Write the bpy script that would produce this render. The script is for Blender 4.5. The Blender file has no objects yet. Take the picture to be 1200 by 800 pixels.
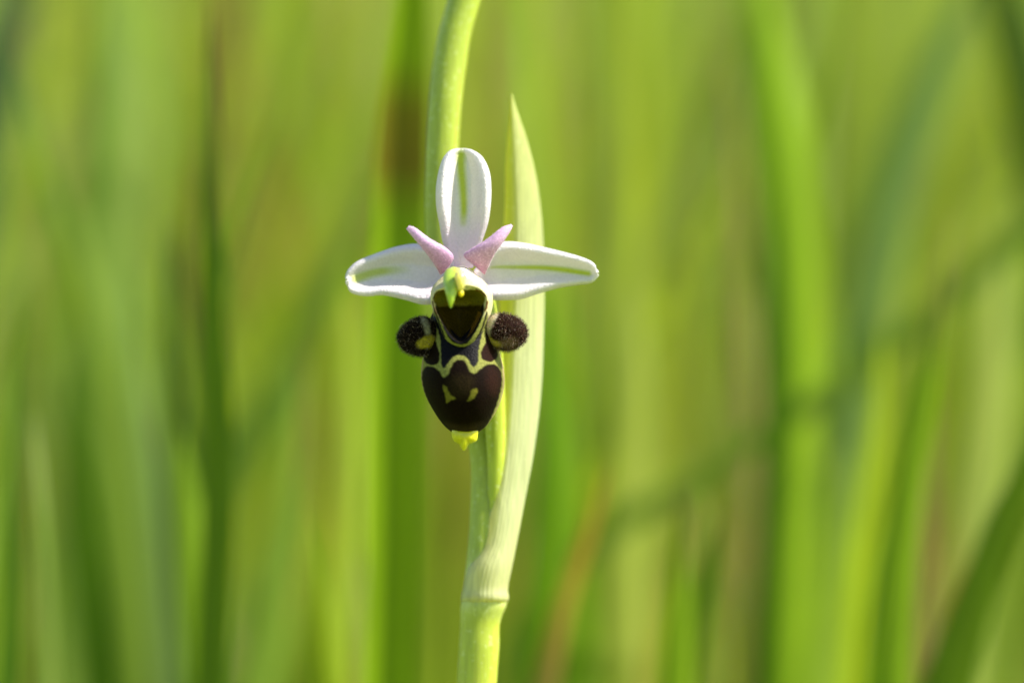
import bpy, math, random
import numpy as np
from mathutils import Vector

# ------------------------------------------------------------------ camera
sc = bpy.context.scene
S = 0.07e-3          # metres covered by one photo pixel at the flower
DIST = 0.300         # camera to flower, metres
Z0 = 0.18            # height of the lens above the ground
MM = 1e-3
cam = bpy.data.cameras.new('camera')
cam_ob = bpy.data.objects.new('camera', cam)
sc.collection.objects.link(cam_ob)
cam_ob.location = (0, -DIST, Z0)
cam_ob.rotation_euler = (math.radians(90), 0, 0)
cam.sensor_width = 36
cam.lens = 36 * DIST / (1200 * S)
cam.clip_start = 0.01
cam.clip_end = 500
cam.dof.use_dof = True
cam.dof.focus_distance = DIST - 0.0015
cam.dof.aperture_fstop = 128.57 / 14.0      # 14 mm wide opening
sc.camera = cam_ob

# ------------------------------------------------------------------ light
SUN_EL, SUN_AZ = 48.0, 103.0                 # azimuth clockwise from +Y
w = bpy.data.worlds.new('World'); sc.world = w; w.use_nodes = True
nt = w.node_tree
bg = nt.nodes['Background']
sky = nt.nodes.new('ShaderNodeTexSky'); sky.sky_type = 'NISHITA'; sky.sun_disc = False
sky.sun_elevation = math.radians(SUN_EL); sky.sun_rotation = math.radians(SUN_AZ)
nt.links.new(sky.outputs[0], bg.inputs[0]); bg.inputs[1].default_value = 0.10
sl = bpy.data.lights.new('sun', 'SUN'); sl.energy = 4.6; sl.angle = math.radians(0.5); sl.color = (1, .94, .83)
so = bpy.data.objects.new('sun', sl); sc.collection.objects.link(so)
e, a = math.radians(SUN_EL), math.radians(SUN_AZ)
sdir = Vector((math.sin(a) * math.cos(e), math.cos(a) * math.cos(e), math.sin(e)))
so.rotation_euler = sdir.to_track_quat('Z', 'Y').to_euler()
so.location = (1, 0, 2)
vs = sc.view_settings
vs.view_transform = 'Standard'; vs.look = 'None'; vs.gamma = 1; vs.use_curve_mapping = False
vs.exposure = 1.05
sc.render.engine = 'CYCLES'
sc.cycles.use_denoising = True
sc.cycles.denoiser = 'OPENIMAGEDENOISE'

rng = np.random.default_rng(7)
C = sc.collection

# ------------------------------------------------------------------ helpers
def W(px, py, d):
    """photo pixel + depth behind the flower plane (mm) -> metres"""
    px, py, d = np.broadcast_arrays(np.asarray(px, float), np.asarray(py, float), np.asarray(d, float))
    k = (DIST + d * MM) / DIST
    return np.stack([(px - 600) * S * k, d * MM, Z0 + (400 - py) * S * k], -1)

def srgb(h):
    c = [int(h[i:i + 2], 16) / 255 for i in (0, 2, 4)]
    return np.array([x / 12.92 if x <= .04045 else ((x + .055) / 1.055) ** 2.4 for x in c])

def smooth_line(pts, n, closed=False):
    p = np.asarray(pts, float)
    if closed:
        p = np.vstack([p[-1], p, p[0], p[1]])
    else:
        p = np.vstack([2 * p[0] - p[1], p, 2 * p[-1] - p[-2]])
    m = len(p) - 3
    t = np.linspace(0, m, n, endpoint=not closed)
    i = np.minimum(t.astype(int), m - 1); f = (t - i)[:, None]
    p0, p1, p2, p3 = p[i], p[i + 1], p[i + 2], p[i + 3]
    return .5 * (2 * p1 + (p2 - p0) * f + (2 * p0 - 5 * p1 + 4 * p2 - p3) * f ** 2 + (3 * p1 - p0 - 3 * p2 + p3) * f ** 3)

def even_line(pts, n):
    q = smooth_line(pts, 400)
    s = np.r_[0, np.cumsum(np.linalg.norm(np.diff(q, axis=0), axis=1))]
    t = np.linspace(0, s[-1], n)
    return np.stack([np.interp(t, s, q[:, k]) for k in range(q.shape[1])], 1)

def interp(v, tab):
    t = np.asarray(tab, float)
    q = smooth_line(t, 300)
    return np.interp(v, q[:, 0], q[:, 1])

def link(o, parent=None):
    C.objects.link(o)
    if parent is not None:
        o.parent = parent
        o.matrix_parent_inverse = parent.matrix_world.inverted()
    return o

def tag(o, label=None, cat=None, group=None, kind=None):
    if label: o['label'] = label
    if cat: o['category'] = cat
    if group: o['group'] = group
    if kind: o['kind'] = kind
    return o

def mesh(name, verts, faces, mat, parent=None, col=None, uv=None, smooth=True, gloss=None):
    me = bpy.data.meshes.new(name)
    v = np.asarray(verts, np.float32).reshape(-1, 3)
    f = np.asarray(faces, np.int32)
    off = np.zeros(3)
    if parent is not None:
        off = np.array(parent.matrix_world.translation)
    n, k = f.shape
    me.vertices.add(len(v)); me.vertices.foreach_set('co', v.ravel())
    me.loops.add(n * k); me.loops.foreach_set('vertex_index', f.ravel())
    me.polygons.add(n)
    me.polygons.foreach_set('loop_start', np.arange(0, n * k, k, dtype=np.int32))
    me.polygons.foreach_set('use_smooth', np.full(n, smooth))
    me.update(calc_edges=True)
    me.validate()
    if col is not None:
        c = np.ones((len(v), 4), np.float32); c[:, :3] = np.asarray(col).reshape(-1, 3) if np.ndim(col) > 1 else col
        at = me.attributes.new('Col', 'FLOAT_COLOR', 'POINT'); at.data.foreach_set('color', c.ravel())
    if uv is not None:
        u = np.zeros((len(v), 3), np.float32); u[:, :2] = np.asarray(uv).reshape(-1, 2)
        at = me.attributes.new('Par', 'FLOAT_VECTOR', 'POINT'); at.data.foreach_set('vector', u.ravel())
    if gloss is not None:
        at = me.attributes.new('Gloss', 'FLOAT', 'POINT'); at.data.foreach_set('value', np.asarray(gloss, np.float32).ravel())
    me.materials.append(mat)
    o = bpy.data.objects.new(name, me)
    return link(o, parent)

def grid_faces(nr, nc, wrap=False):
    c = nc if wrap else nc - 1
    i, j = np.meshgrid(np.arange(nr - 1), np.arange(c), indexing='ij')
    i, j = i.ravel(), j.ravel(); j2 = (j + 1) % nc
    return np.stack([i * nc + j, i * nc + j2, (i + 1) * nc + j2, (i + 1) * nc + j], 1)

def grid_normals(P, wrap=False):
    dv = np.gradient(P, axis=0)
    if wrap:
        du = np.roll(P, -1, 1) - np.roll(P, 1, 1)
    else:
        du = np.gradient(P, axis=1)
    n = np.cross(du, dv); n /= np.linalg.norm(n, axis=-1, keepdims=True) + 1e-20
    return n

# ---- colouring a surface by shapes drawn on it (flower markings)
def sdf(x, y, poly, closed=True):
    poly = np.asarray(poly, float)
    q = np.roll(poly, -1, 0) if closed else poly[1:]
    p = poly if closed else poly[:-1]
    out = np.full(x.shape, 1e9); inside = np.zeros(x.shape, bool)
    for (ax, ay), (bx, by) in zip(p, q):
        ex, ey = bx - ax, by - ay
        t = np.clip(((x - ax) * ex + (y - ay) * ey) / (ex * ex + ey * ey + 1e-12), 0, 1)
        out = np.minimum(out, (x - ax - t * ex) ** 2 + (y - ay - t * ey) ** 2)
        if closed and ey != 0:
            c = (ay > y) != (by > y)
            inside ^= c & (x < ex * (y - ay) / ey + ax)
    out = np.sqrt(out)
    return np.where(inside, -out, out) if closed else out

class Paint:
    def __init__(s, px, py, base):
        s.x, s.y = px.ravel(), py.ravel()
        s.c = np.tile(np.asarray(base, float), (s.x.size, 1)); s.g = np.zeros(s.x.size)
        s.wx = s.x +   .25 * np.sin(s.y * .9 + 1.3 * np.sin(s.x * .5)); s.wy = s.y + .25 * np.sin(s.x * .8 + 1.1 * np.sin(s.y * .6))
    def put(s, m, col, gloss=None, amount=1):
        m = (m * amount)[:, None]
        s.c = s.c * (1 - m) + np.asarray(col) * m
        if gloss is not None:
            s.g = s.g * (1 - m[:, 0]) + gloss * m[:, 0]
    def area(s, pts, col, soft=1., gloss=None, amount=1, n=90):
        d = sdf(s.wx, s.wy, smooth_line(pts, n, True))
        s.put(np.clip(.5 - d / (2 * soft), 0, 1), col, gloss, amount)
    def stroke(s, pts, width, col, soft=.7, gloss=None, amount=1, n=40):
        d = sdf(s.wx, s.wy, smooth_line(pts, n), False) - width / 2
        s.put(np.clip(.5 - d / (2 * soft), 0, 1), col, gloss, amount)

# ------------------------------------------------------------------ materials
def new_mat(name):
    m = bpy.data.materials.new(name); m.use_nodes = True
    t = m.node_tree; t.nodes.clear()
    return m, t, t.nodes, t.links

def node(t, typ, **kw):
    n = t.nodes.new(typ)
    for k, v in kw.items():
        if isinstance(k, str) and hasattr(n, k): setattr(n, k, v)
    return n

def leafy(name, transl=.4, rough=.45, spec=.4, bump=.15, bscale=(2500, 2500, 300), colvar=.25, trans_tint=(1.15, 1.1, .6), sss=0, gloss_attr=False, sheen=0, bdist=.00006, src='Col', spots=None):
    """attribute colour + fine procedural variation, part reflecting part letting light through"""
    m, t, N, L = new_mat(name)
    at = N.new('ShaderNodeAttribute'); at.attribute_name = src
    geo = N.new('ShaderNodeTexCoord')
    mp = N.new('ShaderNodeMapping'); mp.inputs['Scale'].default_value = bscale
    L.new(geo.outputs['Object'], mp.inputs['Vector'])
    nz = N.new('ShaderNodeTexNoise'); nz.inputs['Scale'].default_value = 1; nz.inputs['Detail'].default_value = 3
    L.new(mp.outputs[0], nz.inputs['Vector'])
    mr = N.new('ShaderNodeMapRange'); mr.inputs['To Min'].default_value = 1 - colvar; mr.inputs['To Max'].default_value = 1 + colvar
    mr.inputs['From Min'].default_value = .3; mr.inputs['From Max'].default_value = .7
    L.new(nz.outputs['Fac'], mr.inputs['Value'])
    mul = N.new('ShaderNodeVectorMath'); mul.operation = 'SCALE'
    L.new(at.outputs['Color'], mul.inputs[0]); L.new(mr.outputs[0], mul.inputs['Scale'])
    col = mul.outputs[0]
    if spots:
        n2 = N.new('ShaderNodeTexNoise'); n2.inputs['Scale'].default_value = spots[0]; n2.inputs['Detail'].default_value = 2
        L.new(geo.outputs['Object'], n2.inputs['Vector'])
        r2 = N.new('ShaderNodeMapRange'); r2.inputs['From Min'].default_value = .6; r2.inputs['From Max'].default_value = .72
        r2.inputs['To Max'].default_value = spots[1]
        L.new(n2.outputs['Fac'], r2.inputs['Value'])
        mx = N.new('ShaderNodeMix'); mx.data_type = 'RGBA'
        L.new(r2.outputs[0], mx.inputs['Factor']); L.new(col, mx.inputs['A']); mx.inputs['B'].default_value = (*spots[2], 1)
        col = mx.outputs['Result']
    p = N.new('ShaderNodeBsdfPrincipled')
    p.inputs['Roughness'].default_value = rough; p.inputs['Specular IOR Level'].default_value = spec
    L.new(col, p.inputs['Base Color'])
    if sss:
        p.inputs['Subsurface Weight'].default_value = 1; p.inputs['Subsurface Radius'].default_value = (1, .9, .35)
        p.inputs['Subsurface Scale'].default_value = sss
    if sheen:
        p.inputs['Sheen Weight'].default_value = sheen; p.inputs['Sheen Roughness'].default_value = .4
        p.inputs['Sheen Tint'].default_value = (.75, .6, .5, 1)
    if gloss_attr:
        g = N.new('ShaderNodeAttribute'); g.attribute_name = 'Gloss'
        r = N.new('ShaderNodeMapRange'); r.inputs['To Min'].default_value = rough; r.inputs['To Max'].default_value = .16
        L.new(g.outputs['Fac'], r.inputs['Value']); L.new(r.outputs[0], p.inputs['Roughness'])
        if sheen:
            r3 = N.new('ShaderNodeMapRange'); r3.inputs['To Min'].default_value = sheen; r3.inputs['To Max'].default_value = 0
            L.new(g.outputs['Fac'], r3.inputs['Value']); L.new(r3.outputs[0], p.inputs['Sheen Weight'])
    bp = N.new('ShaderNodeBump'); bp.inputs['Strength'].default_value = bump; bp.inputs['Distance'].default_value = bdist
    L.new(nz.outputs['Fac'], bp.inputs['Height']); L.new(bp.outputs[0], p.inputs['Normal'])
    out = N.new('ShaderNodeOutputMaterial')
    if transl:
        tr = N.new('ShaderNodeBsdfTranslucent')
        tt = N.new('ShaderNodeVectorMath'); tt.operation = 'MULTIPLY'; tt.inputs[1].default_value = trans_tint
        L.new(col, tt.inputs[0]); L.new(tt.outputs[0], tr.inputs['Color'])
        ms = N.new('ShaderNodeMixShader'); ms.inputs[0].default_value = transl
        L.new(p.outputs[0], ms.inputs[1]); L.new(tr.outputs[0], ms.inputs[2]); L.new(ms.outputs[0], out.inputs[0])
    else:
        L.new(p.outputs[0], out.inputs[0])
    return m

M = {}
M['grass'] = leafy('grass_leaf', .5, .45, .22, .1, (900, 900, 60), .15, (1.45, 1.36, .7), bdist=.0001)
M['stem'] = leafy('stem_skin', 0, .42, .4, .35, (4500, 4500, 350), .12, sss=.0009, bdist=.00008, spots=(2600, .35, (.75, .8, .5)))
M['bract'] = leafy('bract_skin', .42, .45, .4, .4, (4200, 4200, 180), .13, (1.6, 1.35, .1), bdist=.00008, spots=(2600, .3, (.75, .8, .5)))
M['sepal'] = leafy('sepal_skin', .33, .3, .6, .9, (6000, 6000, 6000), .06, (1.0, 1.03, .95), bdist=.00013)
M['petal'] = leafy('petal_skin', .25, .55, .3, .6, (5200, 5200, 5200), .14, (1.1, .9, 1.05), bdist=.00008, sheen=.25, spots=(5200, .5, (.85, .7, .85)))
M['column'] = leafy('column_flesh', 0, .3, .5, .35, (3000, 3000, 3000), .12, sss=.0007, bdist=.0001)
M['lip'] = leafy('lip_velvet', 0, .7, .05, .5, (6500, 6500, 6500), .3, bdist=.0001, gloss_attr=True, sheen=.0)
M['hair'] = leafy('lip_hair', .3, .5, .4, 0, (3000, 3000, 3000), .3, (1, .9, .7))

# ------------------------------------------------------------------ the ground and the far meadow
def ground_z(x, y):
    r = np.hypot(x, y)
    hill = np.where(y > 1.2, .17 * np.clip(y - 1.2, 0, None), 0) * np.clip((y - 1.2) / 3, 0, 1)
    hill = np.where(y > 30, .17 * 28.8 + .04 * (y - 30), hill)
    return hill + .012 * np.sin(x * 2.1 + .4) * np.sin(y * 1.7) * np.clip((r - .3) / 2, 0, 1)

def make_ground():
    ax = np.r_[-np.geomspace(200, .05, 70), 0, np.geomspace(.05, 200, 70)]
    X, Y = np.meshgrid(ax, ax, indexing='ij')
    P = np.stack([X, Y, ground_z(X, Y)], -1)
    m, t, N, L = new_mat('meadow_soil')
    tc = N.new('ShaderNodeTexCoord')
    n1 = N.new('ShaderNodeTexNoise'); n1.inputs['Scale'].default_value = 1.3; n1.inputs['Detail'].default_value = 6
    L.new(tc.outputs['Object'], n1.inputs['Vector'])
    cr = N.new('ShaderNodeValToRGB')
    cr.color_ramp.elements[0].position = .3; cr.color_ramp.elements[0].color = (.21, .29, .03, 1)
    cr.color_ramp.elements[1].position = .7; cr.color_ramp.elements[1].color = (.34, .42, .06, 1)
    L.new(n1.outputs['Fac'], cr.inputs[0])
    p = N.new('ShaderNodeBsdfPrincipled'); p.inputs['Roughness'].default_value = .9
    L.new(cr.outputs[0], p.inputs['Base Color'])
    n2 = N.new('ShaderNodeTexNoise'); n2.inputs['Scale'].default_value = 60; n2.inputs['Detail'].default_value = 5
    L.new(tc.outputs['Object'], n2.inputs['Vector'])
    b = N.new('ShaderNodeBump'); b.inputs['Strength'].default_value = .8; b.inputs['Distance'].default_value = .02
    L.new(n2.outputs['Fac'], b.inputs['Height']); L.new(b.outputs[0], p.inputs['Normal'])
    o = N.new('ShaderNodeOutputMaterial'); L.new(p.outputs[0], o.inputs[0])
    g = mesh('ground', P, grid_faces(len(ax), len(ax))[:, ::-1], m)
    tag(g, 'green meadow ground rising to a slope behind', kind='structure')
make_ground()

# ------------------------------------------------------------------ grass
def blades(base, height, width, lean, leandir, yaw, bend, cols, tipcols, K=7, fold=.35):
    """many grass blades: arrays of N -> verts, faces, colours (3 verts a row: edge, keel, edge)"""
    n = len(base); s = np.linspace(0, 1, K)
    ld = np.stack([np.cos(leandir), np.sin(leandir)], 1)
    h = (lean[:, None] * s + bend[:, None] * s ** 2.4) * height[:, None]
    P = np.zeros((n, K, 3))
    P[..., :2] = base[:, None, :2] + h[..., None] * ld[:, None]
    drop = 1 - .35 * np.clip((lean + bend), 0, 1.5)[:, None] * s ** 2 * .6
    P[..., 2] = base[:, None, 2] + height[:, None] * s * drop
    prof = np.minimum(1, .55 + 1.2 * s) * np.clip((1 - s) / .55, 0, 1) ** .7
    tw = yaw[:, None] + .5 * s
    side = np.stack([np.cos(tw), np.sin(tw), 0 * tw], -1)
    nor = np.stack([-np.sin(tw), np.cos(tw), 0 * tw], -1)
    hw = (width[:, None] * prof / 2)[..., None]
    V = np.stack([P - side * hw, P + nor * hw * fold, P + side * hw], 2)
    base_i = (np.arange(n) * K * 3)[:, None, None]
    r = (np.arange(K - 1) * 3)[None, :, None]
    q = np.array([[0, 1, 4, 3], [1, 2, 5, 4]])
    F = (base_i[..., None] + r[..., None] + q[None, None]).reshape(-1, 4)
    f = np.clip((s - .55) / .45, 0, 1)[None, :, None, None] ** 1.5
    col = cols[:, None, None, :] * (1 - f) + tipcols[:, None, None, :] * f
    col = np.broadcast_to(col, V.shape)
    return V.reshape(-1, 3), F, col.reshape(-1, 3)

GREENS = np.array([[.24, .33, .02], [.29, .38, .035], [.20, .32, .05], [.31, .40, .02], [.25, .35, .085], [.34, .41, .03], [.15, .26, .008], [.12, .21, .006], [.24, .31, .07], [.29, .33, .10]])
DRY = np.array([[.34, .25, .09], [.28, .16, .07], [.40, .33, .15]])

def meadow(name, n, sampler, hr, wr, label, dry=.06, K=7, keep=None, leanmax=.22):
    b = sampler(n)
    if keep is not None:
        b = b[keep(b)]
    n = len(b)
    z = ground_z(b[:, 0], b[:, 1])
    base = np.c_[b, z - .004]
    ht = rng.uniform(*hr, n) if not callable(hr) else hr(b)
    c = GREENS[rng.integers(0, len(GREENS), n)] * rng.uniform(.7, 1.3, (n, 1))
    tip = c * rng.uniform(.9, 1.4, (n, 1))
    d = rng.random(n) < dry
    c[d] = DRY[rng.integers(0, 3, d.sum())]; 
    d2 = d | (rng.random(n) < .12); tip[d2] = DRY[rng.integers(0, 3, d2.sum())]
    V, F, col = blades(base, ht, rng.uniform(*wr, n), np.abs(rng.normal(0, leanmax * .5, n)), rng.uniform(0, 2 * np.pi, n),
                       np.where(rng.random(n) < .65, 1, -1) * rng.uniform(.25, 1.25, n) - .2, rng.exponential(.12, n), c, tip, K)
    o = mesh(name, V, F, M['grass'], None, col)
    tag(o, label, 'grass', kind='stuff')
    return o

def wedge(y0, y1, margin, slope=.2, p=1.):
    def f(n):
        y = y0 + (y1 - y0) * rng.random(n) ** p
        hw = margin + slope * (y + DIST)
        return np.c_[rng.uniform(-1, 1, n) * hw, y]
    return f

meadow('meadow_grass', 680, wedge(.155, .60, .06, .21), (.12, .40), (.002, .0058), 'tall blurred green grass blades standing close behind the orchid', K=8)
meadow('meadow_grass', 2600, wedge(.55, 2.0, .1, .25), (.18, .46), (.003, .007), 'thick stand of green meadow grass further behind the orchid')
meadow('meadow_grass', 9000, wedge(2.0, 9.0, .3, .3, 1.3), (.2, .5), (.006, .014), 'far pale green grass covering the rising meadow', K=5)
# short grass at the foot of the orchid, below the frame
meadow('meadow_grass', 2600, lambda n: np.c_[rng.uniform(-.3, .3, n), rng.uniform(-.25, .2, n)], (.03, .085), (.002, .004),
       'short green grass at the foot of the orchid', K=5, keep=lambda b: np.hypot(b[:, 0], b[:, 1]) > .008)

# ------------------------------------------------------------------ single blades that can be told apart
def blade(label, path, d, width, col, tip=None, fold=.5, yaw=0., taper=.6, name='grass_blade', group=None, twist=0., tiplen=.25, K=46, base_w=1., scar=None, tipcol=140):
    """path: photo pixels from tip downwards (px,py); depth d in mm behind the flower; grows from the ground"""
    pts = [tuple(p) for p in path]
    (x0, y0), (x1, y1) = pts[-2], pts[-1]
    k = (DIST + d * MM) / DIST
    yg = 400 + Z0 / (S * k) + 60
    sl_ = np.clip((x1 - x0) / max(y1 - y0, 1e-6), -.6, .6)
    for f in (.35, .7, 1.):
        yy = y1 + (yg - y1) * f
        pts.append((x1 + sl_ * (yg - y1) * (f - .45 * f * f), yy))
    q = even_line(pts, K)
    P = W(q[:, 0], q[:, 1], d)
    s = np.linspace(0, 1, K)            # 0 tip .. 1 base
    hw = width / 2 * S * k * np.minimum(1, (s / tiplen)) ** taper * (base_w + (1 - base_w) * (1 - s)) + 1e-5
    tan = np.gradient(P, axis=0); tan /= np.linalg.norm(tan, axis=1, keepdims=True)
    tw = yaw + twist * s
    front = np.stack([np.sin(tw), -np.cos(tw), 0 * tw], 1)
    side = np.cross(tan, front); side /= np.linalg.norm(side, axis=1, keepdims=True)
    nor = np.cross(side, tan)
    us = np.array([-1, -.6, -.2, 0, .2, .6, 1.])
    V = P[:, None] + side[:, None] * (us[None, :, None] * hw[:, None, None]) - nor[:, None] * ((1 - np.abs(us)) ** .9)[None, :, None] * (hw * fold)[:, None, None] * -1
    c = np.tile(np.asarray(col, float), (K, 1))
    if tip is not None:
        f = np.clip(1 - (np.r_[0, np.cumsum(np.hypot(*np.diff(q, axis=0).T))]) / tipcol, 0, 1)[:, None] ** .8
        c = c * (1 - f) + np.asarray(tip) * f
    if scar:
        f = np.exp(-((q[:, 1] - scar[0]) / scar[1]) ** 2)[:, None]
        c = c * (1 - f) + np.array((.13, .075, .01)) * f
    cc = np.repeat(c[:, None], len(us), 1)
    o = mesh(name, V, grid_faces(K, len(us)), M['grass'], None, cc)
    tag(o, label, 'grass blade', group)
    return o

G1 = (.10, .19, .012); G2 = (.14, .25, .015); G3 = (.17, .28, .02); GD = (.05, .10, .01); GB = (.11, .19, .05)
BL = 'single grass blades behind the orchid'
blade('dark upright grass blade ending in a brownish point', [(246, 5), (247, 120), (248, 250), (250, 400), (256, 520), (254, 650), (247, 800)], 52, 40, (.085, .16, .004), (.13, .11, .04), fold=.15, yaw=-.25, group=BL, tiplen=.2, tipcol=300)
blade('tall green grass stalk with a brown scar directly behind the left sepal', [(484, -120), (482, 0), (474, 120), (470, 200), (466, 330), (464, 480), (462, 640), (458, 800)], 44, 66, (.17, .28, .006), fold=-.9, yaw=.45, group=BL, tiplen=.1, scar=(165, 60))
blade('thin dark grass stem arching diagonally across the sunlit blades', [(1290, 170), (1200, 268), (1110, 352), (1000, 440), (900, 505), (800, 568), (720, 620), (640, 690), (600, 760)], 98, 26, (.15, .23, .025), fold=.2, yaw=-.25, group=BL, tiplen=.05)
blade('dark-sided grass blade with a bright yellow-green edge and brown tip', [(1108, 300), (1100, 370), (1084, 460), (1066, 560), (1052, 660), (1040, 800)], 58, 66, (.19, .31, .008), (.14, .10, .04), fold=.6, yaw=.3, group=BL)
blade('broad dark grass blade leaning away from the orchid beside the dark-sided blade', [(1235, 420), (1210, 530), (1175, 610), (1148, 690), (1110, 800)], 55, 70, (.11, .19, .004), fold=.2, yaw=-.22, group=BL)
blade('yellow-green grass blade with a reddish point under the arching stem', [(798, 560), (800, 620), (798, 700), (792, 800)], 58, 66, (.20, .32, .008), (.12, .09, .03), fold=.6, yaw=.3, group=BL)
blade('withered grass blade with an orange tip', [(712, 540), (700, 590), (684, 640), (664, 700), (640, 800)], 62, 44, (.26, .20, .06), (.55, .34, .03), fold=.4, group=BL, tipcol=300)
blade('broad bright green grass blade reaching over the top of the view', [(868, -90), (890, 0), (908, 110), (922, 230), (928, 340), (926, 470), (920, 640), (918, 800)], 110, 74, (.24, .38, .012), fold=.5, yaw=.3, group=BL, tiplen=.1)
blade('pinkish brown dry stalk beside the broad bright green blade', [(850, 40), (862, 140), (868, 260), (872, 380), (876, 520), (880, 800)], 125, 30, (.36, .26, .12), fold=.4, group=BL, name='dry_stalk')
blade('short yellowish grass blade low beside the orchid stem', [(365, 600), (372, 660), (378, 730), (384, 800)], 62, 56, (.28, .38, .012), fold=.5, group=BL)
blade('pale straw coloured blade end low beside the short yellowish blade', [(420, 640), (424, 700), (430, 760), (436, 800)], 75, 40, (.50, .48, .2), fold=.3, group=BL)
blade('slender green blade leaning over the dark upright blade', [(330, 120), (305, 190), (282, 260), (262, 340), (250, 430), (238, 560), (222, 800)], 75, 26, (.13, .22, .02), fold=.5, group=BL)
blade('wide dull green blade slanting down behind the left sepal tip', [(470, 170), (410, 280), (350, 400), (300, 500), (262, 600), (235, 720), (220, 800)], 110, 44, (.14, .23, .03), fold=.5, group=BL)
blade('pale tipped grass blade beside the deep green outermost blade', [(38, 480), (44, 560), (50, 660), (54, 800)], 55, 36, (.27, .36, .07), (.42, .44, .2), fold=.4, group=BL)
blade('deep green blade along the outermost edge of the grass', [(30, 330), (18, 450), (12, 600), (6, 800)], 65, 40, (.10, .21, .012), fold=.8, yaw=-.5, group=BL)
blade('olive green blade leaning in over the pale tipped blade', [(20, 40), (60, 200), (110, 380), (135, 540), (150, 700), (158, 800)], 110, 52, (.22, .32, .04), fold=.4, group=BL)
blade('bluish green blade rising beside the pale tipped blade', [(150, 300), (160, 430), (176, 560), (190, 680), (200, 800)], 95, 54, (.19, .29, .08), fold=.4, yaw=.4, group=BL)
blade('soft light green blade between the dark upright blade and the tall stalk', [(352, 380), (344, 480), (336, 600), (320, 720), (300, 800)], 110, 64, (.24, .36, .05), fold=.4, yaw=.2, group=BL)
blade('upright bright green blade behind the lower bract', [(655, 300), (662, 420), (668, 540), (672, 680), (676, 800)], 105, 50, (.19, .33, .012), fold=.5, group=BL)
blade('brownish stem rising above the dark-sided blade', [(1118, 240), (1106, 320), (1092, 420), (1085, 560), (1080, 800)], 90, 24, (.30, .21, .09), fold=.4, group=BL, name='dry_stalk')
blade('grey-green blade curving up beyond the diagonal stem', [(1150, -40), (1090, 100), (1050, 220), (1020, 340), (1000, 480), (985, 640), (980, 800)], 130, 56, (.2, .3, .09), fold=.4, group=BL, tiplen=.1)
blade('bright leaf blade low between the reddish point and the dark-sided blade', [(990, 520), (985, 600), (975, 700), (962, 800)], 95, 64, (.28, .4, .04), fold=.4, yaw=.3, group=BL)
blade('pale green blade rising past the top of the dark upright blade', [(120, -60), (128, 80), (122, 220), (112, 360), (100, 520), (92, 800)], 140, 64, (.26, .37, .07), fold=.3, group=BL, tiplen=.1)

blade('dark green blade drooping outward above the broad dark blade', [(1120, -160), (1165, -40), (1195, 70), (1235, 220), (1290, 420), (1330, 700)], 130, 80, (.07, .12, .012), fold=.5, yaw=-.3, group=BL, tiplen=.15)
blade('dark bluish green blade drooping outward beside the pale green rising blade', [(45, -160), (22, -60), (8, 40), (-25, 190), (-80, 420), (-110, 700)], 130, 70, (.08, .13, .05), fold=.5, yaw=.3, group=BL, tiplen=.15)

blade('saturated dark green blade in front of the broad bright green blade', [(902, 230), (910, 330), (915, 430), (912, 540), (905, 660), (900, 800)], 88, 34, (.09, .19, .004), fold=.3, yaw=-.2, group=BL, tiplen=.08)
blade('rich green blade close behind the lower edge of the bract', [(636, 330), (642, 430), (648, 540), (640, 660), (628, 800)], 70, 40, (.13, .26, .004), fold=.5, yaw=.35, group=BL, tiplen=.1)
blade('yellow-green upright blade between the bright leaf and the dark-sided blade', [(1036, 380), (1030, 480), (1018, 580), (1004, 690), (996, 800)], 80, 40, (.32, .42, .01), fold=.4, yaw=.8, group=BL, tiplen=.1)
blade('dull dark blade behind the bluish green blade', [(205, 250), (208, 360), (212, 480), (206, 620), (196, 800)], 95, 36, (.10, .16, .02), fold=.2, yaw=-.2, group=BL, tiplen=.08)
blade('short dark green blade between the deep green and pale tipped blades', [(84, 420), (92, 540), (104, 660), (120, 800)], 72, 40, (.09, .18, .006), fold=.3, yaw=-.2, group=BL, tiplen=.08)
blade('mid green blade rising at the foot of the dark upright blade', [(210, 500), (222, 600), (232, 700), (240, 800)], 70, 40, (.20, .32, .015), fold=.3, yaw=.4, group=BL, tiplen=.1)
blade('light lime blade between the dull slanting blade and the tall stalk', [(410, 330), (414, 450), (412, 580), (404, 700), (398, 800)], 95, 42, (.32, .42, .04), fold=.4, yaw=.7, group=BL, tiplen=.1)
blade('pale yellow-green blade rising beyond the withered orange-tipped blade', [(745, 330), (748, 440), (742, 560), (738, 680), (736, 800)], 110, 54, (.36, .42, .07), fold=.4, yaw=.7, group=BL, tiplen=.1)
blade('dark green blade crossing low behind the reddish-pointed blade', [(842, 600), (830, 660), (815, 730), (800, 800)], 66, 34, (.07, .15, .004), fold=.3, yaw=-.2, group=BL, tiplen=.08)
blade('pale sunlit blade beyond the broad dark leaning blade', [(1172, 250), (1168, 380), (1158, 520), (1140, 660), (1128, 800)], 120, 54, (.36, .42, .10), fold=.4, yaw=.7, group=BL, tiplen=.1)

# ------------------------------------------------------------------ the orchid
orchid = bpy.data.objects.new('orchid', None); C.objects.link(orchid)
orchid.location = (-.0031, .005, 0)
bpy.context.view_layer.update()
tag(orchid, 'orchid with white and pink flower, dark furry patterned lip and pale green bract', 'orchid')
ORG = np.array(orchid.location)

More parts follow.
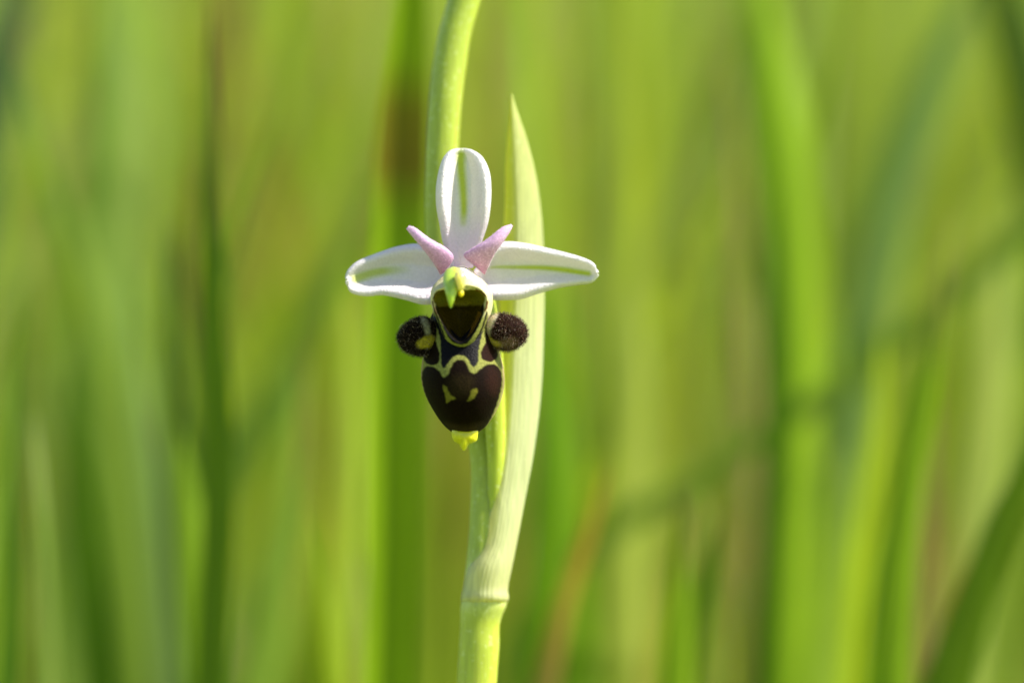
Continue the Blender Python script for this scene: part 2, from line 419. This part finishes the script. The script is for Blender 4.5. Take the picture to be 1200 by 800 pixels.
def loft(name, A, B, depth, thick, mat, parent, col, nv=120, nu=40, lumps=0, gloss=None, flat=1., even=True):
    """closed body between two outline edges (pixels); depth(v), thick(v) in mm, col(px,py,v)->colours"""
    A = even_line(A, nv) if even else smooth_line(A, nv); B = even_line(B, nv) if even else smooth_line(B, nv)
    v = np.linspace(0, 1, nv)
    ph = np.linspace(0, 2 * np.pi, nu, endpoint=False)
    u = np.cos(ph); hgt = np.sign(np.sin(ph)) * np.abs(np.sin(ph)) ** flat
    c = (A + B) / 2; h = (A - B) / 2
    px = c[:, 0:1] + h[:, 0:1] * u; py = c[:, 1:2] + h[:, 1:2] * u
    d = depth(v)[:, None] - thick(v)[:, None] * hgt
    if lumps:
        px = px + rng.normal(0, lumps, px.shape); py = py + rng.normal(0, lumps, py.shape)
    P = W(px, py, d)
    F = grid_faces(nv, nu, True)
    cc = col(px, py, np.repeat(v[:, None], nu, 1), np.repeat(u[None], nv, 0))
    # caps
    V = np.vstack([P.reshape(-1, 3), P[0].mean(0)[None], P[-1].mean(0)[None]])
    cc = np.vstack([cc.reshape(-1, 3), cc.reshape(-1, 3)[:1], cc.reshape(-1, 3)[-1:]])
    n0 = nv * nu; j = np.arange(nu); j2 = (j + 1) % nu
    caps = np.vstack([np.stack([np.full(nu, n0), j2, j, np.full(nu, n0)], 1), np.stack([np.full(nu, n0 + 1), (nv - 1) * nu + j, (nv - 1) * nu + j2, np.full(nu, n0 + 1)], 1)])
    caps = caps[:, :3]
    me_f = [tuple(f) for f in F] + [tuple(f) for f in caps]
    me = bpy.data.meshes.new(name)
    me.from_pydata([tuple(x) for x in V], [], me_f); me.update()
    at = me.attributes.new('Col', 'FLOAT_COLOR', 'POINT')
    c4 = np.ones((len(V), 4), np.float32); c4[:, :3] = cc; at.data.foreach_set('color', c4.ravel())
    me.polygons.foreach_set('use_smooth', np.ones(len(me.polygons), bool))
    me.materials.append(mat)
    import bmesh
    bm = bmesh.new(); bm.from_mesh(me); bmesh.ops.recalc_face_normals(bm, faces=bm.faces); bm.to_mesh(me); bm.free()
    o = bpy.data.objects.new(name, me)
    link(o, parent)
    o['_p'] = 0; del o['_p']
    return o, P

def mixc(a, b, f):
    f = np.clip(f, 0, 1)[..., None]
    return np.asarray(a) * (1 - f) + np.asarray(b) * f

def flat_col(c):
    c = np.asarray(c, float)
    return lambda px, py, v, u: np.tile(c, px.shape + (1,))

# --- stem
STEM = [(-300, 560, 590, 11), (-150, 558, 592, 10.5), (-60, 540, 577, 10), (0, 525, 563.5, 9.5), (40, 514, 552.5, 9), (80, 507, 546, 8.6), (120, 502.5, 541, 8.2), (160, 500, 538, 8),
        (200, 498.5, 536, 7.8), (250, 498, 534, 7.6), (350, 507, 545, 7.2), (450, 530, 566, 6.8), (540, 551, 586, 6.2), (600, 550.5, 589, 5.6), (650, 547, 591, 5.2),
        (685, 543.5, 592, 5), (700, 541.5, 593, 5), (707, 540.5, 594, 5), (713, 539.5, 592, 5), (722, 539.5, 588, 5), (760, 537.5, 585, 5), (800, 535.5, 582, 5),
        (1200, 528, 574, 5), (2000, 522, 572, 5), (3000, 520, 574, 5)]
st = np.array(STEM, float)
sv = np.linspace(-300, 3000, 700)
dep = np.interp(sv, st[:, 0], st[:, 3])
def catm(x, xs, ys):
    # monotone-ish smooth interpolation through the table
    from numpy import gradient
    i = np.clip(np.searchsorted(xs, x) - 1, 0, len(xs) - 2)
    m = np.gradient(ys, xs)
    h = xs[i + 1] - xs[i]; t = (x - xs[i]) / h
    return (2 * t ** 3 - 3 * t ** 2 + 1) * ys[i] + (t ** 3 - 2 * t ** 2 + t) * h * m[i] + (-2 * t ** 3 + 3 * t ** 2) * ys[i + 1] + (t ** 3 - t ** 2) * h * m[i + 1]
sL = catm(sv, st[:, 0], st[:, 1]); sR = catm(sv, st[:, 0], st[:, 2]); sd = catm(sv, st[:, 0], st[:, 3])
def stem_col(px, py, v, u):
    base = mixc((.35, .43, .045), (.50, .56, .19), (py - 640) / 50)
    base = mixc(base, (.43, .50, .06), (py - 700) / 30)
    return base
A_ = np.c_[sL, sv]; B_ = np.c_[sR, sv]
def table_loft(name, L, R, Y, depth, thick, mat, parent, col, nu=40):
    px = ((L + R) / 2)[:, None] + ((L - R) / 2)[:, None] * np.cos(np.linspace(0, 2 * np.pi, nu, endpoint=False))
    py = np.repeat(Y[:, None], nu, 1)
    d = depth[:, None] - thick[:, None] * np.sin(np.linspace(0, 2 * np.pi, nu, endpoint=False))
    P = W(px, py, d)
    cc = col(px, py, None, None)
    return mesh(name, P, grid_faces(len(Y), nu, True)[:, ::-1], mat, parent, cc.reshape(-1, 3))

# parts are meshed in world space, then parented keeping their place
stem = table_loft('stem', sL, sR, sv, sd, (sR - sL) / 2 * .07, M['stem'], orchid, stem_col, 48)

# --- bud at the top of the stem, above the frame
b, _ = loft('bud', [(574, -300), (560, -335), (556, -380), (566, -420), (574, -432)], [(576, -300), (592, -335), (596, -380), (584, -420), (576, -432)],
            lambda v: np.full_like(v, 11.), lambda v: 1.25 * np.sin(np.pi * np.clip(v, .02, .98)) ** .6, M['stem'], orchid, flat_col((.36, .48, .1)))

# --- ovary, the flower's own stalk, behind the lip
loft('ovary', [(551, 335), (560, 400), (566, 470), (571, 540), (570, 600), (566, 650)], [(577, 335), (588, 400), (592, 470), (592, 540), (588, 600), (582, 650)],
     lambda v: 3.4 + 1.8 * v, lambda v: .95 * (1 - .25 * v), M['stem'], orchid, flat_col((.40, .48, .05)))

# --- bract
BR = [(712, 545, 586), (706, 541, 594), (690, 542.5, 595), (665, 547.5, 600), (640, 561, 605), (590, 570.5, 614.5), (540, 577, 624), (500, 580, 630), (450, 582, 635), (400, 584, 637), (350, 586, 638),
      (300, 588.5, 637.5), (250, 591, 634.5), (200, 592, 627), (160, 594.5, 616.5), (135, 596.5, 608), (120, 597.6, 603), (110, 598.6, 600.2)]
br = np.array(BR[::-1], float)
ny, nu = 160, 60
yy = np.r_[np.linspace(110, 160, 30, endpoint=False), np.linspace(160, 712, ny - 30)]
bL = catm(yy, br[:, 0], br[:, 1]); bR = catm(yy, br[:, 0], br[:, 2])
uu = np.linspace(-1, 1, nu)
px = ((bL + bR) / 2)[:, None] + ((bR - bL) / 2)[:, None] * uu[None]
py = np.repeat(yy[:, None], nu, 1)
keel = -.30
wid = (bR - bL)[:, None] * .07
un = np.where(uu < keel, (uu - keel) / (1 + keel), (uu - keel) / (1 - keel))
arch = (1 - np.abs(un) ** 1.7)[None]
dmid = catm(yy, np.array([100, 250, 450, 600, 710.]), np.array([7.0, 6.8, 6.2, 5.0, 5.0]))[:, None]
lowwrap = np.clip((yy - 560) / 110, 0, 1)[:, None]; lowwrap = lowwrap * lowwrap * (3 - 2 * lowwrap)
endin = np.clip((yy - 701) / 10, 0, 1)[:, None]
round_ = np.sqrt(np.clip(1 - uu ** 2, 0, 1))[None]
d = dmid - wid * (.36 * arch * (1 - lowwrap) + .56 * round_ * lowwrap) + 1.0 * endin ** 2
d += .012 * np.sin(uu * 26 + 2 * np.sin(uu * 5))[None] * np.clip((yy - 150) / 150, 0, 1)[:, None]
P = W(px, py, d)
bc = mixc((.53, .57, .17), (.62, .655, .36), np.clip((py - 120) / 300, 0, 1))
bc = mixc(bc, (.56, .62, .02), .75 * np.clip(.15 - un[None] * 1.6, 0, 1) * np.clip((620 - py) / 150, 0, 1))  # yellow-green of light shining through the left side, mixed into the colour
stripes = .5 + .5 * np.sin(uu * 38 + 1.5 * np.sin(uu * 9))[None]
bc = bc * (1 - .035 * stripes[..., None])
bract = mesh('bract', P, grid_faces(ny, nu), M['bract'], orchid, bc.reshape(-1, 3))

# --- sepals
def sheet(name, A, B, depth, cup, roll, mat, parent, colf, nv=110, nu=61, thick=.0003, tilt=None):
    A = even_line(A, nv); B = even_line(B, nv)
    v = np.linspace(0, 1, nv)[:, None]; u = np.linspace(-1, 1, nu)[None]
    px = (A[:, :1] + B[:, :1]) / 2 + (B[:, :1] - A[:, :1]) / 2 * u
    py = (A[:, 1:] + B[:, 1:]) / 2 + (B[:, 1:] - A[:, 1:]) / 2 * u
    wid = np.linalg.norm(A - B, axis=1)[:, None] * .07
    au = np.abs(u)
    q_ = np.clip((au - .25) / .62, 0, 1); prof = -(q_ * q_ * (3 - 2 * q_)) - .12 * au ** 2 + roll * np.clip((au - .78) / .22, 0, 1) ** 1.8     # rims come forward, then roll back
    d = depth(v, u) + cup(v) * np.clip((1 - v) / .07, .05, 1) * wid * (prof + .5)
    P = W(px, py, d)
    cc = colf(px, py, v + 0 * u, u + 0 * v)
    o = mesh(name, P, grid_faces(nv, nu), mat, parent, cc.reshape(-1, 3))
    m_ = o.modifiers.new('thickness', 'SOLIDIFY'); m_.thickness = thick; m_.offset = 0
    s_ = o.modifiers.new('smooth', 'SUBSURF'); s_.levels = 1; s_.render_levels = 1
    return o

WHITE = np.array((.84, .785, .83)); VEIN = np.array((.50, .60, .002)); LILAC = np.array((.66, .50, .74))
def sepal_col(vein_pts, w0, lilac, vend):
    vein = smooth_line(vein_pts, 60)
    def f(px, py, v, u):
        d = sdf(px.ravel(), py.ravel(), vein, False).reshape(px.shape)
        g = np.clip(1.35 - d / (w0 * (.45 + .95 * v)), 0, 1) ** .9 * np.clip(vend(v), 0, 1)
        wash = np.exp(-(d / (w0 * 3.2)) ** 2) * .25 * np.clip(vend(v) + .2, 0, 1)
        c = mixc(np.tile(WHITE, px.shape + (1,)), (.62, .70, .42), wash)
        c = mixc(c, VEIN, g * .95)
        c = mixc(c, LILAC, lilac(v, u))
        return c
    return f

sheet('dorsal_sepal', [(531, 314), (526, 300), (520, 284), (516, 262), (512.5, 242), (512, 222), (515, 202), (520, 187), (528, 178), (538, 175.5)],
      [(553, 314), (557, 300), (564, 282), (571, 260), (574, 238), (574.5, 220), (572.5, 202), (565, 186), (554, 178), (543, 175.5)],
      lambda v, u: 1.6 - .9 * np.sin(v * 2.6) + .5 * v ** 4, lambda v: .10 + .20 * np.clip((v - .12) / .35, 0, 1) * np.clip((1.02 - v) / .12, 0, 1), .5, M['sepal'], orchid,
      sepal_col([(543, 262), (543.5, 240), (542, 215), (540, 195), (540, 182)], 4.8, lambda v, u: .6 * np.clip(1 - v / .42, 0, 1) + .25 * np.abs(u) * np.clip(1 - v / .8, 0, 1), lambda v: np.minimum((v - .26) / .18, (1 - v) / .04)))
tag(bpy.data.objects['dorsal_sepal'], 'white upright sepal with a green central stripe and pinkish base')

sheet('lateral_sepal', [(532, 306), (510, 290), (488, 286.5), (465, 290), (440, 298.5), (420, 307), (410, 316), (407, 322), (406.5, 327)],
      [(530, 352), (512, 355), (495, 356), (475, 350.5), (450, 345), (430, 346), (414, 343), (408, 335), (406.8, 329)],
      lambda v, u: 1.2 + .8 * np.sin(v * 2.2) - .6 * v ** 3 - .45 * u, lambda v: .17 + .05 * v, .45, M['sepal'], orchid,
      sepal_col([(520, 317), (490, 316), (462, 317), (438, 320), (416, 327)], 5.2, lambda v, u: .25 * np.clip(1 - v / .25, 0, 1) + .12, lambda v: .35 + (v - .45) / .25))
sheet('lateral_sepal', [(556, 318), (570, 300), (579, 289), (592, 284), (615, 286), (648, 293.5), (678, 301.5), (693, 308), (699, 316), (700, 319.5)],
      [(556, 351), (575, 350.5), (597, 350.5), (612, 349), (632, 342.5), (655, 336), (677, 332.5), (692, 330), (699, 324), (700, 321)],
      lambda v, u: 1.2 + .9 * np.sin(v * 2.2) - .9 * v ** 3 + .15 * u, lambda v: .20 + .05 * v, .5, M['sepal'], orchid,
      sepal_col([(575, 312.5), (605, 313), (635, 313.5), (662, 316), (690, 321)], 3.2, lambda v, u: .45 * np.clip(1 - v / .22, 0, 1), lambda v: .55 + v))

# --- the two small pink petals
PINK = np.array((.57, .31, .54)); PALE = np.array((.73, .54, .73))
def petal_col(tipx, tipy):
    def f(px, py, v, u):
        c = mixc(np.tile(PINK, px.shape + (1,)), PALE, .75 * v ** 1.2 + .25 * np.abs(u) ** 4)
        c = mixc(c, (.50, .20, .36), .55 * np.clip(1 - v / .2, 0, 1))
        return c
    return f
pl, PL = loft('petal', [(516, 322), (511.5, 314), (502, 300), (489, 284), (479, 272), (476, 268)], [(522, 318), (531.5, 302), (523, 290.5), (504, 279.5), (487, 267), (479, 264.5)],
     lambda v: -1.0 - 1.0 * np.sin(v * 2.6) , lambda v: .12 + .42 * np.sin(np.pi * np.clip(v * .86 + .1, 0, 1)) , M['petal'], orchid, petal_col(478, 266))
pr, PR = loft('petal', [(568, 322), (572, 313), (580, 297), (590, 283), (598, 271), (601, 265)], [(559, 314), (543.5, 300), (552, 291.5), (570, 280.5), (588, 266.5), (599, 262.5)],
     lambda v: -1.0 - 1.0 * np.sin(v * 2.6), lambda v: .12 + .42 * np.sin(np.pi * np.clip(v * .86 + .1, 0, 1)), M['petal'], orchid, petal_col(600, 264))

# --- lip
BROWN = np.array((.0055, .0022, .001)); BROWN_SUN = np.array((.017, .0058, .0035)); BLUE = np.array((.005, .0046, .006)); LINE = np.array((.20, .205, .05)); CREAM = np.array((.60, .55, .30)); OLIVE = np.array((.20, .17, .012)); FLOOR = np.array((.045, .030, .003)); YEL = np.array((.55, .52, .04))  # second brown is the first one lightened for the sunward side
LB = np.array([(362, 513, 569), (376, 508, 573), (386, 505.5, 575), (396, 505, 577), (408, 502, 580), (420, 499.5, 583), (432, 498, 586), (444, 498, 587), (456, 500.5, 586), (466, 504.5, 583.5),
               (478, 511, 578.5), (490, 519, 571.5), (498, 526, 565), (503, 533, 558), (506.5, 541, 549)], float)
nv, nu = 250, 171
ly = np.linspace(362, 506.5, nv); lL = catm(ly, LB[:, 0], LB[:, 1]); lR = catm(ly, LB[:, 0], LB[:, 2])
u = np.sin(np.linspace(-np.pi / 2, np.pi / 2, nu))
px = ((lL + lR) / 2)[:, None] + ((lR - lL) / 2)[:, None] * u[None]; py = np.repeat(ly[:, None], nu, 1)
dc = catm(ly, np.array([355, 380, 410, 440, 470, 490, 500, 508.]), np.array([-1.6, -2.5, -3.4, -4.2, -4.0, -3.0, -2.0, -.9]))[:, None]
de = catm(ly, np.array([355, 380, 430, 480, 508.]), np.array([.6, .4, .3, .3, -.2]))[:, None]
bul = np.sqrt(np.clip(1 - np.abs(u) ** 2.3, 0, 1))[None]
d = de + (dc - de) * bul
cav = [(508, 350), (512, 343), (520, 341), (532, 341), (543, 340.5), (555, 340), (563, 343), (568, 350), (566, 362), (560, 376), (553, 389), (544, 398.5), (538, 400), (530, 394), (522, 383), (515, 370), (509.5, 359)]
lip_d = lambda x, y: np.interp(y, ly, de[:, 0]) + (np.interp(y, ly, dc[:, 0]) - np.interp(y, ly, de[:, 0])) * np.sqrt(np.clip(1 - np.abs((x - np.interp(y, ly, (lL + lR) / 2)) / np.interp(y, ly, (lR - lL) / 2)) ** 2.3, 0, 1))
ins = np.clip(-sdf(px.ravel(), py.ravel(), smooth_line(cav, 120, True)).reshape(px.shape) - 0, 0, 8)
d = d + ins * .7
lp = Paint(px, py, LINE)
lp.put(np.clip((np.abs(np.repeat(u[None], nv, 0)).ravel() - .94) / .05, 0, 1), (.42, .30, .17), None, .6)
# dark side drops
drop_l = [(511, 370), (512.8, 383), (513, 393), (515, 405), (518, 416), (516, 427), (507, 428), (501, 422), (502.5, 411), (506, 397), (503, 387), (505, 372)]
drop_r = [(569, 370), (567, 381), (565.5, 393), (566, 402), (561.5, 413), (562.5, 421.5), (570, 425.5), (578, 421.5), (579, 413), (575, 401), (577, 390), (575, 372)]
lp.area(drop_l, BROWN, .8); lp.area(drop_r, BROWN_SUN * .8, .8)  # right drop painted lighter, as if sunlit
# bluish black mirror between the lines
mirror = [(513, 372), (516.5, 388), (518.8, 399), (519.0, 412), (519.8, 428), (522.5, 432), (527, 426.5), (532, 420), (540, 417.8), (547, 421), (550.5, 428), (554, 431), (558.5, 425), (558.8, 413), (561, 399), (563.5, 387), (566, 372)]
lp.area(mirror, BLUE, .8, .45)
# main brown field with its lobed upper edge
field = [(499, 437), (502.5, 430.5), (510, 430.3), (517.5, 435), (522, 442), (527, 439), (529.5, 432), (533, 425.5), (539.5, 423), (545.5, 426), (549, 434), (553.5, 438.5), (559.5, 434.5), (566, 429.5), (575, 428), (582, 433.5), (584, 445),
         (582, 459), (577.5, 474), (570, 491), (562.5, 500), (549, 506), (537, 506), (524, 498), (513.5, 483), (503.5, 464), (499, 447)]
lp.area(field, BROWN, .9, n=160)
lp.area([(570, 432), (580, 436), (583, 450), (576, 462), (568, 450)], BROWN_SUN, 5)  # sunward flank of the field painted lighter
lp.area([(528, 442), (552, 442), (549, 462), (531, 462)], (.016, .010, .003), 5)
lp.area([(524, 492), (545, 496), (563, 492), (552, 505), (536, 505)], (.028, .018, .011), 3.5)
lp.area([(521.4, 451.5), (525, 452.5), (529, 460), (535, 465), (530.5, 467), (526, 470), (524.5, 463)], (.13, .12, .014), .8)
lp.area([(557, 454.5), (557.5, 459), (553, 466), (547, 468), (550, 463), (551.5, 457)], (.13, .12, .014), .8)
lipP = W(px, py, d)
lip = mesh('lip', lipP, grid_faces(nv, nu), M['lip'], orchid, lp.c, gloss=lp.g)
md = lip.modifiers.new('thickness', 'SOLIDIFY'); md.thickness = .0003; md.offset = -1
tag(lip, 'dark brown velvety lip with pale yellow lines and two pale eye spots')

# --- throat: cream hood round the glossy olive cavity (sub-part of the lip)
ctr = np.array((539., 362.))
def by_angle(pts, th):
    q = smooth_line(pts, 600, True) - ctr
    ang = np.unwrap(np.arctan2(q[:, 1], q[:, 0])); r = np.hypot(q[:, 0], q[:, 1])
    if ang[-1] < ang[0]: ang, r = ang[::-1], r[::-1]
    k = np.argsort(ang % (2 * np.pi)); aa = (ang % (2 * np.pi))[k]; rr = r[k]
    return np.interp(th % (2 * np.pi), np.r_[aa - 2 * np.pi, aa, aa + 2 * np.pi], np.r_[rr, rr, rr])
hood = [(540, 317), (552, 319.5), (562, 325), (571, 334), (577, 346), (577, 360), (573, 374), (567, 386), (558.5, 398), (549, 405.5), (540, 407.2), (529.5, 403.8), (520.5, 396), (513.5, 380), (507.5, 365), (504.5, 350), (506.5, 337), (515, 327), (527, 319)]
nth = 240; th = np.linspace(0, 2 * np.pi, nth, endpoint=False)
rO, rC = by_angle(hood, th), by_angle(cav, th)
cx, sy = np.cos(th), np.sin(th)
up = np.clip((-sy + .15) / .5, 0, 1)                        # 1 on the upper half
rings = []
for t in np.linspace(0, 1, 34):                           # hood: outside edge -> crest -> mouth
    r = rO + (rC - rO) * t
    dO = -.3 * up + (np.minimum(lip_d(ctr[0] + rO * cx, ctr[1] + rO * sy), 0) - .12) * (1 - up)
    d = dO + (-4.1 - .25 * up - dO) * np.sin(np.pi / 2 * min(t / .72, 1)) ** .8 + max(t - .72, 0) * 1.2
    rings.append((r, d))
dm = rings[-1][1]
for t in np.linspace(.03, 1, 44):                         # inside the cavity
    r = rC * (1 - t ** 1.4)
    d = dm + (2.6 * (1 - (1 - t) ** 2.2)) * (1 + .35 * up)
    d = d * (1 - t ** 4) + (dm.mean() + 3.0) * t ** 4
    rings.append((r, d))
R = np.array([x[0] for x in rings]); Dp = np.array([x[1] for x in rings])
px = ctr[0] + R * cx; py = ctr[1] + R * sy
tp = Paint(px, py, CREAM)
tp.area([(500, 366), (576, 374), (574, 425), (500, 425)], LINE * 1.1, 4)
tp.area([(510.5, 362), (516.5, 377), (522.5, 390), (530, 400.3), (540, 403.6), (548, 401.5), (556, 391), (562, 379), (567.5, 362), (562, 350), (540, 346), (516, 352)], BLUE * .8, .8, .4)
tp.area([(570, 365), (572, 378), (564, 393), (560, 399), (563, 389), (568, 375)], LINE, 1.)
tp.stroke([(508.5, 360), (512.5, 372), (517, 385), (521, 395)], 1.8, BLUE, .6)
tp.stroke([(570.5, 366), (567, 379), (562, 391), (558, 397)], 1.8, BLUE, .6)
tp.area([(508, 351), (511, 344), (520, 340), (540, 340), (556, 339), (564, 342), (568.5, 350), (564, 358.5), (553, 361), (540, 361), (522, 361), (512, 358)], OLIVE, 1., .7)
tp.area([(512.5, 361), (522, 359), (540, 358), (554, 358), (564, 358.5), (559, 375), (552, 389), (542, 398.5), (536, 398), (528, 390), (520, 378)], FLOOR, 1.6, .9)
tp.area([(513, 350), (520, 346), (523, 352), (518, 357), (513, 355)], (.19, .19, .02), 2.5, .7)
tp.area([(555, 345), (563, 346), (566, 351), (561, 356), (555, 355)], (.21, .19, .02), 2.5, .7)
tp.stroke([(562, 367), (556, 380), (548, 392)], 3.2, (.20, .10, .012), 1.6, .9)  # orange rim light along the right wall, painted in
tp.stroke([(508, 349), (510, 344.5), (514, 341.5), (519, 340.5)], 1.5, (.05, .016, .007), .6)
tp.stroke([(558, 340), (564, 341.8), (569, 347)], 1.7, (.12, .03, .008), .6)
tp.stroke([(571, 353), (570.5, 358), (568.5, 364)], 2.2, (.13, .04, .01), .7)
tp.stroke([(506.5, 353), (509, 361), (511.5, 368)], 1.6, (.06, .025, .01), .6)
throat = mesh('throat', W(px, py, Dp), grid_faces(len(R), nth, True), M['lip'], lip, tp.c, gloss=tp.g)
tag(throat, 'cream hood round a glossy olive cavity')

# --- furry side lobes, appendage: cushions drawn from an outline
def cushion(name, poly, c0, hf, hb, d0, paint, mat, parent, base, nt_=64, nr=30, slope=(0, 0), power=.5):
    q = smooth_line(poly, nt_, True); c0 = np.array(c0, float)
    a_ = np.linspace(-np.pi / 2, np.pi / 2, 2 * nr)
    rr = np.cos(a_) ** .9; hh = np.sin(a_)
    px = c0[0] + (q[None, :, 0] - c0[0]) * rr[:, None]; py = c0[1] + (q[None, :, 1] - c0[1]) * rr[:, None]
    hgt = np.where(hh < 0, hh * hf, hh * hb)[:, None]
    d = d0 + hgt + slope[0] * (px - c0[0]) + slope[1] * (py - c0[1])
    P = W(px, py, d)
    pt = Paint(px, py, base)
    if paint: paint(pt)
    o = mesh(name, P, grid_faces(2 * nr, nt_, True), mat, parent, pt.c, gloss=pt.g)
    return o, P, pt.c

def paint_l(p):  # patch colours dimmed to put this lobe in shade
    p.area([(494, 371), (500, 374), (503, 382), (504, 391), (499, 391), (497, 384), (494, 377)], (.25, .24, .14), 1.8)
    p.area([(488, 402), (494, 396.5), (503, 393), (510, 395), (507, 405), (498, 408), (490, 407)], (.30, .25, .02), 1.6)
def paint_r(p):  # cream and yellow brightened to put this lobe in sun
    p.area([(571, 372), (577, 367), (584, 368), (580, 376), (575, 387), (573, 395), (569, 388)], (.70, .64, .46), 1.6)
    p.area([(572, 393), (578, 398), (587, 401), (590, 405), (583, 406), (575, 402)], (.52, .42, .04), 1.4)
    p.area([(588, 398), (602, 396), (607, 402), (597, 409), (588, 407)], (.12, .075, .04), 4)
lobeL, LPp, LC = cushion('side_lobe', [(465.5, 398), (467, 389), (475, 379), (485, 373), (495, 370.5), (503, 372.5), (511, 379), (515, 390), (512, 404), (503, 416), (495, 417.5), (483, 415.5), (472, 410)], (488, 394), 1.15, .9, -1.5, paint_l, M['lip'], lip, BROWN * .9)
lobeR, RPp, RC = cushion('side_lobe', [(571, 378), (576, 371), (584, 367.8), (592, 367.5), (604, 371), (613, 378), (618, 387.5), (616, 398), (608, 406.5), (597, 411), (586, 410), (577, 405.5), (571, 396), (569, 386)], (594, 389), 1.2, .9, -1.5, paint_r, M['lip'], lip, BROWN_SUN)  # right lobe's base brown carries the sunlight in its colour
tag(lobeR, 'furry dark lobe with a cream and yellow inner side, in the sun')
tag(lobeL, 'furry dark lobe with a yellow inner patch, in the shade')
app, AP, _ = cushion('appendage', [(531, 502), (545, 500), (559, 502), (560, 510), (558, 517), (550, 520.5), (546.5, 526), (543.5, 528), (540.5, 525), (538, 520.5), (532, 516.5), (529.5, 510)], (545, 511), .85, .6, -1.2, None, M['column'], lip, (.58, .56, .02))
tag(app, 'small yellow fleshy tip under the lip')

# --- column: green pointed cap, yellow pollen sac and sticky gland
def col_green(px, py, v, u):
    c = mixc(np.tile(np.array((.36, .50, .06)), px.shape + (1,)), (.62, .60, .12), np.clip(-u * 1.2 - .1, 0, 1) * np.clip(1 - (v - .45) / .2, 0, 1))
    return c
column, CP = loft('column', [(530, 312.5), (523, 316), (519.5, 324), (520, 334), (522.5, 345), (525, 353), (526.5, 358.5), (528, 361)], [(533, 312.5), (540, 316), (543, 324), (541, 333), (536, 342), (533, 350), (530.5, 357), (529, 361)],
     lambda v: -3.6 - 3.2 * np.sin(np.clip(v, 0, 1) * 1.9), lambda v: 1.05 * np.sqrt(np.clip(1 - (v * 1.02) ** 1.6, 0, 1)) * np.clip(v * 9 + .15, 0, 1), M['column'], orchid, col_green)
tag(column, 'pale green beaked column tip')
cushion('pollen_sac', [(533, 321), (539, 316.0), (545.5, 320), (546, 330), (543, 339), (538, 341), (534, 331)], (540, 328), .85, .8, -6.8, None, M['column'], column, (.80, .70, .22))
cushion('gland', [(537.5, 341), (540, 339.5), (543, 341), (543.5, 345), (541, 348), (538, 346.5)], (540.5, 343.8), .3, .3, -6.2, None, M['column'], column, (.75, .62, .03), nt_=32, nr=12)
cushion('column_neck', [(522, 325), (530, 317), (538, 312), (547, 313), (559, 322), (566, 331), (556, 338), (530, 338), (520, 332)], (542, 325), 2.6, 2.2, -.6, None, M['column'], column, (.74, .70, .52))

# ------------------------------------------------------------------ hairs
def hairs(name, pts, nors, cols, ln, rad, parent, mat, spread=.45, droop=0.):
    n = len(pts)
    dirs = nors + rng.normal(0, spread, (n, 3)); dirs[:, 2] -= droop
    dirs /= np.linalg.norm(dirs, axis=1, keepdims=True)
    L_ = (ln * rng.uniform(.5, 1.15, n))[:, None]
    a1 = np.cross(dirs, rng.normal(0, 1, (n, 3))); a1 /= np.linalg.norm(a1, axis=1, keepdims=True)
    a2 = np.cross(dirs, a1)
    r = rad
    V = np.stack([pts + a1 * r, pts - a1 * r * .5 + a2 * r * .87, pts - a1 * r * .5 - a2 * r * .87, pts + dirs * L_], 1)
    b0 = np.arange(n)[:, None] * 4
    F = np.concatenate([b0 + np.array([0, 1, 3]), b0 + np.array([1, 2, 3]), b0 + np.array([2, 0, 3])], 0)
    cc = np.repeat(cols[:, None], 4, 1)
    o = mesh(name, V, F, mat, parent, cc.reshape(-1, 3), smooth=False)
    o['kind'] = 'stuff'
    return o

def pick(P, n, center=None, wrap=True, cond=None):
    N_ = grid_normals(P, wrap)
    c0 = P.reshape(-1, 3).mean(0) if center is None else center
    q = P.reshape(-1, 3); m = N_.reshape(-1, 3)
    s_ = np.sign(((q - c0) * m).sum(1)); m = m * s_[:, None]
    # area weighting
    a_ = np.linalg.norm(np.cross(np.gradient(P, axis=0), np.gradient(P, axis=1)), axis=-1).ravel()
    if cond is not None: a_ = a_ * cond
    i = rng.choice(len(q), n, p=a_ / a_.sum())
    jit = rng.normal(0, .00002, (n, 3))
    return q[i] + jit, m[i], i

for PP, CC, n, tint in ((LPp, LC, 3200, (.16, .105, .07)), (RPp, RC, 3800, (.30, .17, .12))):  # hair tints: darker for the shaded lobe, lighter for the sunlit one
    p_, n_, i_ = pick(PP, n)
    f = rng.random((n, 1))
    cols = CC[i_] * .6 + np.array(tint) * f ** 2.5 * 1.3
    pale = rng.random(n) < .10; cols[pale] = (.50, .42, .33)
    hairs('lip_hair', p_, n_, cols, .00030, .000014, lip, M['hair'])
cond = 1 * (lp.c.sum(1) < .12)
rim = np.abs(np.repeat(u[None] if u.ndim == 1 else u, nv, 0)).ravel()
p_, n_, i_ = pick(lipP, 5200, center=lipP.reshape(-1, 3).mean(0) + np.array((0, .004, 0)), wrap=False, cond=cond)
cols = lp.c[i_] * .7 + np.array((.06, .038, .024)) * rng.random((len(p_), 1)) ** 3
k_ = rng.random(len(p_)) < .03; cols[k_] = (.4, .33, .27)
hairs('lip_hair', p_, n_, cols, .00013, .000010, lip, M['hair'], .5, .5)
for PP in (PL, PR):
    p_, n_, i_ = pick(PP, 1500)
    hairs('petal_hair', p_, n_, np.tile(np.array((.78, .62, .76)), (1500, 1)), .00011, .00001, pl if PP is PL else pr, M['hair'])
